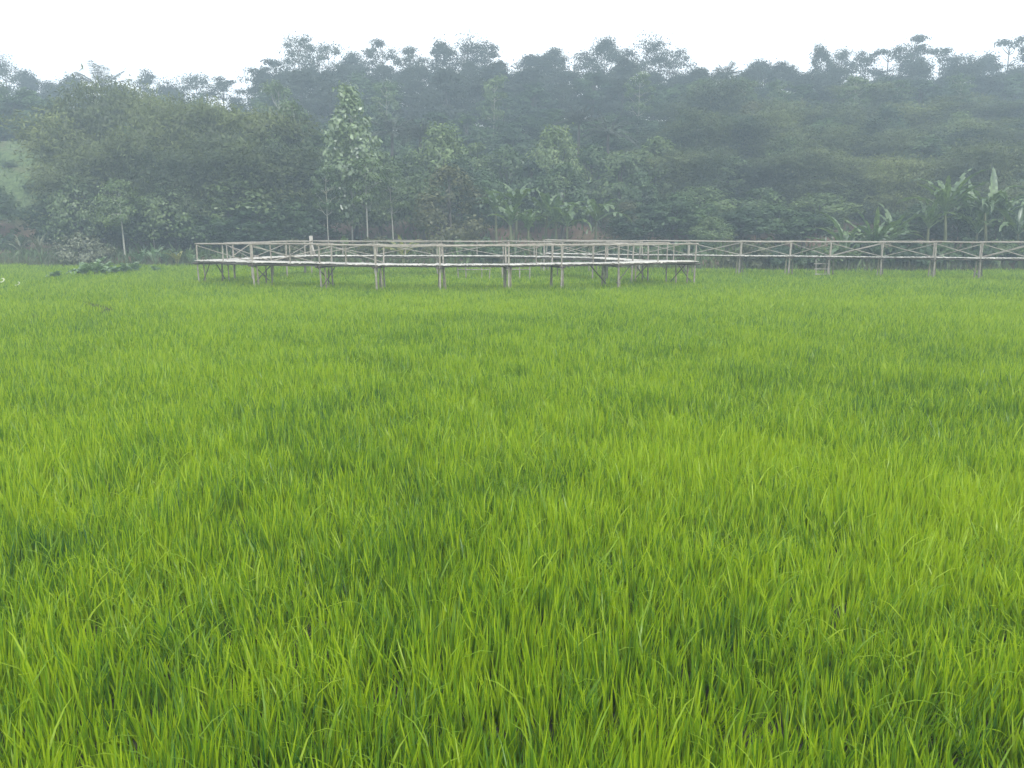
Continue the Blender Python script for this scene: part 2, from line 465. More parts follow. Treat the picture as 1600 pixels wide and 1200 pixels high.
# ------------------------------------------------------------------ rice
rm, t = new_mat("rice_blade")
N = t.nodes.new; K = t.links.new
o = N("ShaderNodeOutputMaterial"); geo = N("ShaderNodeNewGeometry")
at = N("ShaderNodeAttribute"); at.attribute_type = 'INSTANCER'; at.attribute_name = "tint"
ad = N("ShaderNodeMath"); ad.operation = 'MULTIPLY_ADD'; ad.inputs[1].default_value = 0.85; ad.use_clamp = True
sb = N("ShaderNodeMath"); sb.operation = 'SUBTRACT'; sb.inputs[1].default_value = 0.425
K(geo.outputs["Random Per Island"], ad.inputs[0]); K(at.outputs["Fac"], sb.inputs[0]); K(sb.outputs[0], ad.inputs[2])
cr = N("ShaderNodeValToRGB")
els = cr.color_ramp.elements
els[0].position = 0; els[0].color = (0.038, 0.125, 0.028, 1)
els[1].position = 1; els[1].color = (0.36, 0.50, 0.020, 1)
e = els.new(.35); e.color = (0.121, 0.245, 0.016, 1)
e = els.new(.7); e.color = (0.224, 0.375, 0.013, 1)
K(ad.outputs[0], cr.inputs[0])
# a few dry straw-coloured blades
gt = N("ShaderNodeMath"); gt.operation = 'GREATER_THAN'; gt.inputs[1].default_value = .978
K(geo.outputs["Random Per Island"], gt.inputs[0])
dry = N("ShaderNodeMixRGB"); dry.inputs[2].default_value = (.42, .44, .20, 1)
K(gt.outputs[0], dry.inputs[0]); K(cr.outputs[0], dry.inputs[1])
cr = dry
df = N("ShaderNodeBsdfDiffuse"); tr = N("ShaderNodeBsdfTranslucent"); gl = N("ShaderNodeBsdfGlossy")
gl.inputs["Roughness"].default_value = 0.38; gl.inputs["Color"].default_value = (.9, 1, .85, 1)
K(cr.outputs[0], df.inputs["Color"])
tcx = N("ShaderNodeMixRGB"); tcx.blend_type = 'MULTIPLY'; tcx.inputs[0].default_value = 1; tcx.inputs[2].default_value = (1.3, 1.25, .7, 1)
K(cr.outputs[0], tcx.inputs[1]); K(tcx.outputs[0], tr.inputs["Color"])
m1 = N("ShaderNodeMixShader"); m1.inputs[0].default_value = .46
K(df.outputs[0], m1.inputs[1]); K(tr.outputs[0], m1.inputs[2])
m2 = N("ShaderNodeMixShader"); m2.inputs[0].default_value = .03
K(m1.outputs[0], m2.inputs[1]); K(gl.outputs[0], m2.inputs[2]); K(m2.outputs[0], o.inputs["Surface"])

def tuft(nb, bend=1.0, wide=1.0, arch=0):
    n = 6
    tt = np.linspace(0, 1, n)
    V = []; Q = []; b = 0
    prof = np.array([.55, .9, 1.0, .85, .55, .04])
    lean0 = rng.normal(0, .10); laz = rng.uniform(0, 6.28)
    for i in range(nb):
        az = rng.uniform(0, 2 * math.pi)
        r = abs(rng.normal(0, .032))
        arching = i < arch
        th0 = abs(rng.normal(.11, .10)); kap = abs(rng.normal(.08, .10)) * bend
        Ln = rng.uniform(.20, .46)
        if arching: th0 = rng.uniform(.25, .5); kap = rng.uniform(1.0, 2.0); Ln = rng.uniform(.4, .58)
        th = th0 + kap * tt ** 2
        ds = Ln / (n - 1)
        rad = np.concatenate([[0], np.cumsum(np.sin(th[:-1]) * ds)]); zz = np.concatenate([[0], np.cumsum(np.cos(th[:-1]) * ds)])
        d = np.array([math.cos(az), math.sin(az)])
        l2 = np.array([math.cos(laz), math.sin(laz)]) * lean0
        p = np.stack([d[0] * (r + rad) + l2[0] * zz, d[1] * (r + rad) + l2[1] * zz, zz], 1)
        sa = az + math.pi / 2 + rng.normal(0, .6)
        tw = sa + np.linspace(0, rng.normal(0, .5), n)
        S = np.stack([np.cos(tw), np.sin(tw), np.zeros(n)], 1)
        w = (.0068 * rng.uniform(.75, 1.25) * wide) * prof
        V.append(np.concatenate([p - S * w[:, None], p + S * w[:, None]]))
        k = np.arange(n - 1)
        Q.append(np.stack([k, k + 1, k + 1 + n, k + n], 1) + b); b += 2 * n
    return np.vstack(V), np.vstack(Q)

rice_col = bpy.data.collections.new("rice_tufts")
NV = 12
for i in range(NV):
    if i < 9: v, q = tuft(17, 1.0, 1.0, arch=0 if i < 6 else 1)
    else: v, q = tuft(17, 1.8, 1.0, arch=4)
    ob = bpy.data.objects.new("rice_tuft_%02d" % i, mesh_np("rice_tuft", v, q, rm))
    rice_col.objects.link(ob)

def vnoise(x, y, s, seed):
    r = np.random.default_rng(seed); G = r.random((256, 256))
    u, v = x / s + 100, y / s + 100
    i, j = np.floor(u).astype(int), np.floor(v).astype(int)
    fu, fv = sm(u - i), sm(v - j)
    g = lambda a, b: G[a % 256, b % 256]
    return (g(i, j) * (1 - fu) + g(i + 1, j) * fu) * (1 - fv) + (g(i, j + 1) * (1 - fu) + g(i + 1, j + 1) * fu) * fv

pts = []
y = 1.2
while y < 70:
    sp = .095 + .0034 * y
    hw = .70 * y + 7
    x = np.arange(-hw, hw, sp)
    pts.append(np.stack([x + rng.uniform(-.4, .4, len(x)) * sp, y + rng.uniform(-.4, .4, len(x)) * sp, np.full(len(x), sp)], 1))
    y += sp
pts = np.vstack(pts)
x, y = pts[:, 0], pts[:, 1]
keep = y < edge(x) + .3 * np.sin(x * 1.3)
# the low bund at the left, where the rice gives way
bund = np.array([[*at_z(120, 466, .5)][:2], [*at_z(150, 474, .5)][:2], [*at_z(172, 480, .5)][:2], [*at_z(150, 486, .5)][:2], [*at_z(95, 492, .5)][:2], [*at_z(40, 490, .5)][:2]])
dmin = np.full(len(x), 9.0)
for a, b in zip(bund[:-1], bund[1:]):
    ab = b - a; tt = np.clip(((x - a[0]) * ab[0] + (y - a[1]) * ab[1]) / (ab @ ab), 0, 1)
    dmin = np.minimum(dmin, np.hypot(x - a[0] - tt * ab[0], y - a[1] - tt * ab[1]))
keep &= dmin > .22
gapn = vnoise(x, y, .4, 3)
keep &= ~((gapn < np.where(y < 9, .085, .045)) & (y < 20))
pts = pts[keep]; x, y = pts[:, 0], pts[:, 1]; sp = pts[:, 2]
nT = len(pts)
tint = .625 + .10 * (vnoise(x, y, 9, 5) - .5) + .18 * (vnoise(x, y, 2.6, 6) - .5) + .36 * (1 - .55 * sm((y - 8) / 22)) * (vnoise(x, y, .8, 7) - .5) + rng.normal(0, .12, nT)
def blob(px, py, rx, ry, amt):
    c = at_z(px, py, .55)
    return amt * np.exp(-((x - c.x) / rx) ** 2 - ((y - c.y) / ry) ** 2)
tint += blob(1350, 760, 3.2, 4, .34) + blob(1450, 480, 9, 9, .12) + blob(600, 470, 12, 4, .16) + blob(250, 560, 5, 3, .08)
tint += blob(1150, 572, 1.2, .6, -.2) + blob(650, 520, 3.5, 1.6, -.08) + blob(560, 560, 2.5, 1.2, -.1) + blob(60, 830, .6, .35, -.15) + blob(1130, 1000, .5, .45, -.25) + blob(720, 860, .9, .5, -.25) + blob(300, 1000, 1.6, 1.4, -.12)
hgt = 1.0 + .2 * (vnoise(x, y, 2.2, 8) - .5) + .42 * (vnoise(x, y, .6, 9) - .5) + rng.normal(0, .06, nT)
scl = np.stack([(sp / .108) ** .9 * rng.uniform(.9, 1.15, nT)] * 2 + [hgt], 1)
rot = np.stack([rng.normal(0, .07, nT) + .04 + .3 * (vnoise(x, y, .55, 21) - .5), rng.normal(0, .07, nT) - .05 + .34 * (vnoise(x, y, .5, 22) - .5), rng.uniform(0, 6.283, nT)], 1)
archm = (vnoise(x, y, 1.0, 12) < .3) & (rng.random(nT) < .35)
var = np.where(archm, rng.integers(9, NV, nT), rng.integers(0, 9, nT)).astype(np.int32)
me = bpy.data.meshes.new("rice"); me.vertices.add(nT)
me.vertices.foreach_set("co", np.stack([x, y, np.full(nT, .17)], 1).astype(np.float32).ravel())
for nme, typ, val in (("rot", 'FLOAT_VECTOR', rot), ("scl", 'FLOAT_VECTOR', scl)):
    a = me.attributes.new(nme, typ, 'POINT'); a.data.foreach_set("vector", val.astype(np.float32).ravel())
a = me.attributes.new("tint", 'FLOAT', 'POINT'); a.data.foreach_set("value", tint.astype(np.float32))
a = me.attributes.new("variant", 'INT', 'POINT'); a.data.foreach_set("value", var)
me.update()
rice = link("rice", me)
tag(rice, "field of young bright green rice filling the whole foreground", "rice", None, "stuff")

def scatter_group(name, coll):
    ng = bpy.data.node_groups.new(name, 'GeometryNodeTree')
    ng.interface.new_socket("Geometry", in_out='INPUT', socket_type='NodeSocketGeometry')
    ng.interface.new_socket("Geometry", in_out='OUTPUT', socket_type='NodeSocketGeometry')
    N = ng.nodes.new; K = ng.links.new
    gi = N("NodeGroupInput"); go = N("NodeGroupOutput")
    ci = N("GeometryNodeCollectionInfo"); ci.inputs["Collection"].default_value = coll
    ci.inputs["Separate Children"].default_value = True; ci.inputs["Reset Children"].default_value = True
    iop = N("GeometryNodeInstanceOnPoints"); iop.inputs["Pick Instance"].default_value = True
    def na(nm, ty):
        n = N("GeometryNodeInputNamedAttribute"); n.data_type = ty; n.inputs["Name"].default_value = nm
        return [s for s in n.outputs if s.enabled and s.name == "Attribute"][0]
    K(gi.outputs[0], iop.inputs["Points"]); K(ci.outputs[0], iop.inputs["Instance"])
    K(na("variant", 'INT'), iop.inputs["Instance Index"])
    K(na("rot", 'FLOAT_VECTOR'), iop.inputs["Rotation"]); K(na("scl", 'FLOAT_VECTOR'), iop.inputs["Scale"])
    K(iop.outputs[0], go.inputs[0])
    return ng
md = rice.modifiers.new("scatter", 'NODES'); md.node_group = scatter_group("rice_scatter", rice_col)
print("rice tufts", nT)

# ------------------------------------------------------------------ vegetation builders (each returns trunk and crown meshes of height 1 unit = metres)
def rdir(n, zb=0.0):
    d = rng.normal(0, 1, (n, 3)); d[:, 2] += zb
    return unit(d)

def clump_leaves(centres, radii, per, l, w, flat=1.0, zb=-.2):
    C = []; Nn = []
    mid = np.mean(centres, axis=0) - np.array([0, 0, .25 * np.ptp(np.asarray(centres)[:, 2])])
    for c, r in zip(centres, radii):
        d = rng.normal(0, 1, (per, 3)); d = unit(d) * np.where(rng.random((per, 1)) < .84, rng.random((per, 1)) ** .45, np.abs(rng.normal(1, .28, (per, 1))))
        C.append(c + d * np.array([r, r, r * flat]))
        Nn.append(unit(d) * .8 + unit(np.asarray(c) - mid) * .7)
    C = np.vstack(C); n = len(C)
    nn = unit(np.vstack(Nn) + rng.normal(0, .5, (n, 3)) + np.array([0, 0, .35]))
    D = np.cross(nn, rdir(n)); S = np.cross(nn, D)
    return leaf_quads(C, D, S, l * rng.uniform(.6, 1.35, n), w * rng.uniform(.6, 1.3, n))

def limb(mb, a, b, r0, r1, sag=.1):
    a = np.asarray(a, float); b = np.asarray(b, float)
    t_ = np.linspace(0, 1, 5)[:, None]
    p = a + (b - a) * t_; p[:, 2] += sag * np.linalg.norm(b - a) * np.sin(t_[:, 0] * math.pi) * -1
    p[1:-1] += rng.normal(0, .04 * np.linalg.norm(b - a), (3, 3))
    mb.tube(p, np.linspace(r0, r1, 5), 5, False)

def broad(H, W, trunk_frac=.35, ncl=46, per=85, l=.42, w=.26, flat=.7, mat='dark_leaf', bark='bark_dark', r=.2, shape=1.0, leanf=.04):
    mb = MB(); tf = H * trunk_frac
    lean = rng.normal(0, leanf * H, 2)
    top = np.array([lean[0], lean[1], H * .8])
    mb.tube([[0, 0, -.5], [lean[0] * .2, lean[1] * .2, tf * .5], [lean[0] * .5, lean[1] * .5, tf], top], [r * 1.2, r * .9, r * .7, r * .2], 7, False)
    cs, rs = [], []
    for i in range(ncl):
        a = rng.uniform(0, 6.283); u = rng.random()
        zz = tf * .9 + (H - tf * .9) * u
        rad = W / 2 * math.sqrt(max(.05, 1 - (2 * (u ** shape) - .85) ** 2)) * rng.uniform(.45, 1.0)
        cs.append([lean[0] * .6 + rad * math.cos(a), lean[1] * .6 + rad * math.sin(a), zz - .08 * H * u])
        rs.append(W * rng.uniform(.11, .2))
    for c in cs[:12]:
        limb(mb, [lean[0] * .5, lean[1] * .5, tf + (c[2] - tf) * .4], c, r * .4, r * .08)
    V, Q = clump_leaves(np.array(cs), rs, per, l, w, flat)
    return mb.mesh("trunk", M[bark], True), mesh_np("crown", V, Q, M[mat])

def umbrella(H, W, layers=5, per=70, l=.36, w=.2, mat='ridge_leaf', bark='bark_dark', bare=.45, r=.16, flat=.5):
    """tall thin-trunked tree with flat tiers of fine leaves and gaps between them"""
    mb = MB()
    bend = rng.normal(0, .03 * H, 2)
    mb.tube([[0, 0, -.5], [bend[0] * .3, bend[1] * .3, H * .3], [bend[0] * .8, bend[1] * .8, H * .6], [bend[0], bend[1], H * .93]], [r * 1.2, r, r * .7, r * .25], 6, False)
    cs, rs = [], []
    for k in range(layers):
        u = bare + (1 - bare) * (k + .5) / layers
        Wk = W * (.75 + .35 * math.sin(u * 3.0)) * rng.uniform(.65, 1.05) * (1.0 if k < layers - 1 else .65)
        for j in range(rng.integers(4, 8)):
            a = rng.uniform(0, 6.283); rad = Wk / 2 * rng.uniform(.35, 1.0)
            c = [bend[0] * u + rad * math.cos(a), bend[1] * u + rad * math.sin(a), H * u + rad * .12 + rng.normal(0, .25)]
            limb(mb, [bend[0] * u, bend[1] * u, H * (u - .1)], c, r * .35, .015, .06)
            cs.append(c); rs.append(W * rng.uniform(.10, .26))
    V, Q = clump_leaves(np.array(cs), rs, per, l, w, flat)
    return mb.mesh("trunk", M[bark], True), mesh_np("crown", V, Q, M[mat])

def bamboo(H, W, nc=30, mat='bamboo_leaf', per=400, l=.40, w=.07):
    mb = MB(); C, D, NB = [], [], []
    for i in range(nc):
        a = rng.uniform(0, 6.283); out_ = W / 2 * rng.uniform(.15, 1.0); h = H * rng.uniform(.72, 1.0)
        if i % 4 == 0: h *= .55
        b0 = np.array([math.cos(a), math.sin(a)]) * W * .12 * rng.random()
        tt = np.linspace(0, 1, 8)
        zz = h * np.sin(tt * 1.75) / math.sin(1.57); zz = np.where(tt > .8, zz - (tt - .8) * h * .25, zz)
        rr = out_ * tt ** 2.2
        p = np.stack([b0[0] + math.cos(a) * rr, b0[1] + math.sin(a) * rr, zz], 1); p[0, 2] = -.4
        mb.tube(p, np.linspace(.05, .012, 8), 4, False)
        u = rng.uniform(.03, 1.0, per) ** .8
        pi_ = np.stack([np.interp(u, tt, p[:, k]) for k in range(3)], 1)
        spread = .35 + .75 * np.sin(u * math.pi)[:, None]
        off = rng.normal(0, 1, (per, 3)) * spread * np.array([.75, .75, .45]) * W / 6
        C.append(pi_ + off)
        nb_ = unit(off) * .9 + np.array([math.cos(a) * .8, math.sin(a) * .8, .45]) + rng.normal(0, .5, (per, 3))
        NB.append(nb_)
        dd = rng.normal(0, .6, (per, 3)); dd[:, 0] += math.cos(a) * .5; dd[:, 1] += math.sin(a) * .5; dd[:, 2] -= .55
        D.append(dd)
    C = np.vstack(C); D = np.vstack(D); n = len(C)
    C[:, 2] = np.maximum(C[:, 2], .1)
    NB = np.vstack(NB)
    V, Q = leaf_quads(C, D, np.cross(D, NB), l * rng.uniform(.6, 1.5, n), w * rng.uniform(.7, 1.5, n) * 1.6)
    return mb.mesh("culm", M['culm'], True), mesh_np("foliage", V, Q, M[mat])

def palm(H, fl=3.6, nf=18, mat='palm_leaf'):
    mb = MB()
    mb.tube([[0, 0, -.5], [.1, 0, H * .5], [.05, .05, H]], [.24, .18, .15], 7, False)
    fb = MB(); C, D, l_ = [], [], []
    for i in range(nf):
        a = i / nf * 6.283 * 2.4 + rng.normal(0, .2); el = rng.uniform(.1, 1.35)
        t_ = np.linspace(0, 1, 9); drop = rng.uniform(.5, .9) * (1.4 - el * .5)
        rr = fl * t_ * math.cos(el) * (1 - .1 * t_); zz = fl * (t_ * math.sin(el) - drop * .45 * t_ ** 2)
        p = np.stack([.05 + math.cos(a) * rr, .05 + math.sin(a) * rr, H + zz], 1)
        fb.tube(p, np.linspace(.05, .012, 9), 4, False)
        tg = np.gradient(p, axis=0); tg = unit(tg)
        sd = unit(np.cross(tg, np.array([0, 0, 1.0])))
        for u in np.linspace(.18, .99, 30):
            q = np.array([np.interp(u, t_, p[:, k]) for k in range(3)]); tq = np.array([np.interp(u, t_, tg[:, k]) for k in range(3)])
            sq = np.array([np.interp(u, t_, sd[:, k]) for k in range(3)])
            ll = .75 * math.sin(.35 + u * 2.5) * rng.uniform(.8, 1.1)
            for s in (-1, 1):
                d = unit(sq * s * .9 + tq * .55 + np.array([0, 0, -.35 + rng.normal(0, .12)]))
                C.append(q + d * ll / 2); D.append(d); l_.append(ll)
    C, D, l_ = np.array(C), np.array(D), np.array(l_)
    V, Q = leaf_quads(C, D, np.cross(D, [0, 0, 1.0]) + rng.normal(0, .3, D.shape), l_, .085)
    fb.add(V, Q)
    return mb.mesh("trunk", M['bark_dark'], True), fb.mesh("crown", M[mat])

def banana_leaf_mesh(Ln, el, curl, wid, mat, torn=.16):
    """one paddle leaf with a stalk, arching out along +X; torn margins"""
    n = 15
    u = np.linspace(0, 1, n)
    th = el - curl * u ** 1.5
    ds = Ln / (n - 1)
    x = np.concatenate([[0], np.cumsum(np.cos(th[:-1]) * ds)]); z = np.concatenate([[0], np.cumsum(np.sin(th[:-1]) * ds)])
    mb = MB()
    mb.tube(np.stack([x, np.zeros(n), z], 1), np.linspace(.045, .012, n), 5, False)
    wprof = wid * np.where(u < .2, 0, np.sin(np.clip((u - .2) / .8, 0, 1) ** .6 * math.pi) ** .55)
    for s in (-1, 1):
        k = 0
        while k < n - 1:
            if u[k + 1] <= .2: k += 1; continue
            fold = .45 + rng.normal(0, .15)
            if rng.random() < torn: fold = rng.uniform(-1.0, .0)
            up_ = np.array([[-math.sin(th[j]), 0, math.cos(th[j])] for j in (k, k + 1)])
            mid = np.array([[x[j], 0, z[j]] for j in (k, k + 1)])
            o_ = np.array([[0, s * math.cos(fold), 0]] * 2) + up_ * math.sin(fold)
            e_ = mid + o_ * wprof[[k, k + 1], None]
            h_ = mid + (o_ * .5 + up_ * .06) * wprof[[k, k + 1], None]
            mb.add([mid[0], mid[1], h_[1], h_[0]], [(0, 1, 2, 3)]); mb.add([h_[0], h_[1], e_[1], e_[0]], [(0, 1, 2, 3)])
            k += 1
    return mb.mesh("leaf", M[mat])

def banana(name, loc, H, nl=8, fl=2.0, mat='banana_leaf', wid=.3, label=None, group=None, cat="banana plant", erect=.0):
    root = empty(name, loc, rng.uniform(0, 6.28))
    tag(root, label, cat, group)
    mb = MB(); lx, ly = rng.normal(0, .06 * H, 2)
    mb.tube([[0, 0, -.3], [lx * .4, ly * .4, H * .5], [lx, ly, H]], [.15, .12, .08], 7)
    link("stem", mb.mesh("stem", M['banana_stem'], True), root)
    for i in range(nl):
        el = rng.uniform(.45 + erect, 1.45); curl = rng.uniform(.5, 1.9) * (1.25 - erect)
        o_ = link("leaf", banana_leaf_mesh(fl * rng.uniform(.75, 1.15), el, curl, wid * rng.uniform(.8, 1.2), mat), root, (lx, ly, H - .1))
        o_.rotation_euler = (0, 0, i * 2.4 + rng.normal(0, .3))
    return root

def shrub(H, W, mat='mid_leaf', ncl=22, per=70, l=.28, w=.16):
    mb = MB(); cs, rs = [], []
    for i in range(ncl):
        a = rng.uniform(0, 6.283); rad = W / 2 * rng.random() ** .6; zz = H * (.15 + .8 * rng.random() * math.sqrt(max(.1, 1 - (rad / (W / 2)) ** 2)))
        cs.append([rad * math.cos(a), rad * math.sin(a), zz]); rs.append(W * rng.uniform(.1, .17))
        limb(mb, [rng.normal(0, .1), rng.normal(0, .1), 0], cs[-1], .03, .008, .02)
    V, Q = clump_leaves(np.array(cs), rs, per, l, w, .8, .2)
    V[:, 2] = np.maximum(V[:, 2], -.1)
    return mb.mesh("stem", M['bark_dark'], True), mesh_np("foliage", V, Q, M[mat])

# prototypes: meshes only; each placed plant is its own Empty with its own parts
PROTO = {
    'ridge_broad': [(broad(10, W, .12, 95, 110, .32, .16, .5, 'ridge_leaf', r=.14, shape=s), 10, W) for W, s in ((6.5, 1.0), (5.5, .8), (7.5, 1.1))],
    'ridge_umbrella': [(umbrella(10, W, ly + 2, 130, .30, .14, bare=.22, r=.13, flat=.36), 10, W) for W, ly in ((7.0, 7), (8.0, 6), (6.5, 8), (8.5, 7), (6.5, 6))],
    'ridge_cone': [(broad(10, 4.0, .12, 60, 130, .28, .17, .9, 'ridge_leaf', shape=1.5, r=.14), 10, 3.4)],
    'dark': [(broad(10, W, .25, 48, 95, .40, .26, .75, 'dark_leaf', shape=s), 10, W) for W, s in ((6.5, 1), (7.5, .9), (5.5, 1.1))],
    'mid': [(broad(8, W, .22, 46, 90, .36, .22, .7, 'mid_leaf', shape=s), 8, W) for W, s in ((6.0, 1), (7.0, .9), (5.0, 1.1))],
    'light': [(broad(8, 6.4, .15, 60, 110, .32, .2, .7, 'small_leaf'), 8, 6.4)],
    'olive': [(broad(8, 6.0, .15, 50, 90, .30, .18, .7, 'olive_leaf'), 8, 6.0)],
    'slim': [(umbrella(9, W, ly, 90, .30, .17, 'mid_leaf', 'bark_pale', .5, .07), 9, W) for W, ly in ((3.4, 5), (4.2, 4))],
    'pale': [(broad(13, 5.0, .24, 90, 75, .42, .27, .8, 'pale_leaf', 'bark_pale', .085, 1.0, .015), 13, 5.0)],
    'small': [(broad(7.5, 5.0, .5, 36, 110, .26, .15, .55, 'small_leaf', 'bark_pale', .075, .8, .008), 7.5, 5.0)],
    'bamboo': [(bamboo(12, W, nc), 12, W) for W, nc in ((8.0, 34), (9.5, 38), (7.0, 28), (8.8, 34), (6.0, 22))],
    'palm': [(palm(7, 3.8, 28), 9.5, 6.5), (palm(8, 3.4, 26), 10.5, 6)],
    'shrub': [(shrub(2.2, W, m), 2.2, W) for W, m in ((3.2, 'mid_leaf'), (3.8, 'olive_leaf'), (3.0, 'dark_leaf'))],
    'grey_shrub': [(shrub(2.4, 4.6, 'grey_leaf', 40, 80, .2, .12), 2.4, 4.6)],
}
NAMES = {'ridge_broad': ("broadleaf_tree", "tree"), 'ridge_umbrella': ("umbrella_tree", "tree"), 'ridge_cone': ("narrow_tree", "tree"), 'dark': ("broadleaf_tree", "tree"),
         'mid': ("broadleaf_tree", "tree"), 'olive': ("broadleaf_tree", "tree"), 'light': ("broadleaf_tree", "tree"), 'slim': ("slender_tree", "tree"), 'pale': ("pale_leaved_tree", "tree"), 'small': ("small_tree", "tree"),
         'bamboo': ("bamboo_clump", "bamboo"), 'palm': ("palm_tree", "palm"), 'shrub': ("shrub", "shrub"), 'grey_shrub': ("shrub", "shrub")}
PARTS = {'bamboo': ("culm", "foliage"), 'shrub': ("stem", "foliage"), 'grey_shrub': ("stem", "foliage")}
def plant(kind, px, depth, top, label, group=None, width=None, v=None, base=None, height=None):
    """kind at image column px and distance depth, its top at image row top"""
    pr = PROTO[kind]
    (tm, cm), h0, w0 = pr[rng.integers(len(pr)) if v is None else v]
    p = at_depth(px, top, depth)
    z0 = terr1(p.x, depth) if base is None else base
    H = height or max(.6, p.z - z0); s = H / h0
    sxy = s if width is None else width / w0
    sxy = min(max(sxy, s * .55), s * 1.7) if width is None else sxy
    nm, cat = NAMES[kind]
    root = empty(nm, (p.x, depth, z0), rng.uniform(0, 6.28))
    root.scale = (sxy, sxy, s)
    tag(root, label, cat, group)
    a, b = PARTS.get(kind, ("trunk", "crown"))
    link(a, tm, root); link(b, cm, root)
    return root

# ---- the ridge line, left to right: (kind, px, depth, top row, label)
G_L = "trees on the low ridge at the left"
G_M = "tall trees on the middle of the ridge"
G_R = "tall trees on the right half of the ridge"
lab_l = "hazy round-crowned tree on the low ridge above the left bamboo thicket"
lab_m = "hazy blue-green tree in the row along the middle of the ridge"
lab_r = "hazy blue-green tree in the row along the right half of the ridge"
ridge = [
    ('ridge_umbrella', 8, 112, 94, "flat-topped hazy tree at the very left end of the ridge"), ('ridge_broad', 42, 116, 108, lab_l), ('ridge_broad', 82, 112, 118, lab_l), ('ridge_broad', 112, 114, 106, lab_l),
    ('ridge_broad', 178, 116, 128, lab_l), ('ridge_umbrella', 226, 116, 118, lab_l), ('ridge_broad', 262, 112, 126, lab_l), ('ridge_umbrella', 300, 116, 118, lab_l),
    ('ridge_umbrella', 345, 114, 124, lab_l), ('ridge_umbrella', 388, 114, 136, lab_l),
    ('ridge_umbrella', 432, 110, 92, "leaning flat-tiered tree at the left end of the tall ridge trees"), ('ridge_umbrella', 462, 112, 58, "tallest layered umbrella tree standing out over the gap in the left skyline"),
    ('ridge_umbrella', 508, 114, 70, lab_m), ('ridge_broad', 548, 116, 72, lab_m), ('ridge_umbrella', 598, 114, 62, lab_m), ('ridge_umbrella', 640, 118, 76, lab_m),
    ('ridge_cone', 683, 114, 50, "narrow pointed tree at the highest point of the middle ridge"), ('ridge_umbrella', 722, 112, 66, lab_m), ('ridge_umbrella', 760, 116, 74, lab_m), ('ridge_broad', 787, 122, 110, lab_m),
    ('ridge_broad', 832, 116, 78, lab_m), ('ridge_broad', 866, 114, 68, lab_m), ('ridge_umbrella', 900, 118, 86, lab_m), ('ridge_broad', 946, 112, 52, "tall full-crowned tree right of the dip in the middle skyline"),
    ('ridge_umbrella', 1008, 114, 66, "spindly umbrella tree with sky showing through beside the tall full-crowned tree"), ('ridge_umbrella', 1048, 116, 82, lab_r), ('ridge_broad', 1085, 116, 98, lab_r), ('ridge_broad', 1160, 114, 102, lab_r),
    ('ridge_broad', 1192, 112, 82, lab_r), ('ridge_broad', 1232, 116, 98, lab_r), ('ridge_cone', 1276, 112, 60, "narrow dark spire-shaped tree on the right part of the ridge"), ('ridge_umbrella', 1312, 116, 80, lab_r),
    ('ridge_umbrella', 1352, 118, 84, lab_r), ('ridge_umbrella', 1392, 116, 74, lab_r), ('ridge_umbrella', 1430, 112, 54, "tallest wide layered tree on the right part of the ridge"), ('ridge_umbrella', 1474, 116, 74, lab_r),
    ('ridge_umbrella', 1504, 118, 88, lab_r), ('ridge_broad', 1545, 112, 78, lab_r), ('ridge_umbrella', 1582, 114, 58, "wide hazy tree cut by the right border on the ridge"), ('ridge_broad', 1640, 114, 66, lab_r), ('ridge_broad', 1690, 114, 72, lab_r),
    ('ridge_broad', -40, 114, 96, lab_l), ('ridge_broad', -90, 114, 100, lab_l),
]
for k, px, d, top, lab in ridge:
    g = G_L if lab == lab_l else G_M if lab == lab_m else G_R if lab == lab_r else None
    plant(k, px, d + 35, top, lab, g, rng.uniform(4.5, 5.5) if k == 'ridge_cone' else rng.uniform(7.5, 10.5))
plant('palm', 154, 134, 98, "feathery palm rising above the low left ridge")
plant('palm', 1136, 136, 94, "small palm poking above the right ridge line")

# ---- second row just below the ridge
lab2 = {0: "dark hazy tree in the second row under the middle skyline", 1: "dark hazy tree in the second row under the right skyline", -1: "dark hazy tree in the second row behind the left bamboo"}
grp2 = {0: "second row of trees under the middle ridge", 1: "second row of trees under the right ridge", -1: "second row of trees under the left ridge"}
for px, d, top in [(-20, 100, 140), (30, 100, 150), (80, 98, 146), (130, 100, 150), (190, 98, 150), (250, 100, 148), (310, 98, 150), (370, 100, 158),
                   (430, 98, 128), (470, 100, 112), (515, 98, 118), (560, 100, 112), (600, 98, 120), (650, 100, 112), (700, 98, 105), (745, 100, 112),
                   (790, 97, 150), (835, 100, 125), (880, 98, 120), (925, 100, 112), (975, 98, 120), (1020, 100, 122), (1065, 98, 126),
                   (1110, 100, 128), (1160, 98, 130), (1205, 100, 124), (1255, 98, 126), (1300, 100, 128), (1345, 98, 132), (1390, 100, 124), (1440, 98, 122),
                   (1490, 100, 124), (1540, 98, 112), (1590, 100, 108), (1640, 98, 116), (1690, 100, 120)]:
    s = -1 if px < 400 else 0 if px < 1000 else 1
    plant('dark' if rng.random() < .7 else 'ridge_broad', px, d + 22 + rng.uniform(-4, 4), top + rng.uniform(-8, 8), lab2[s], grp2[s], rng.uniform(6.5, 8.5))

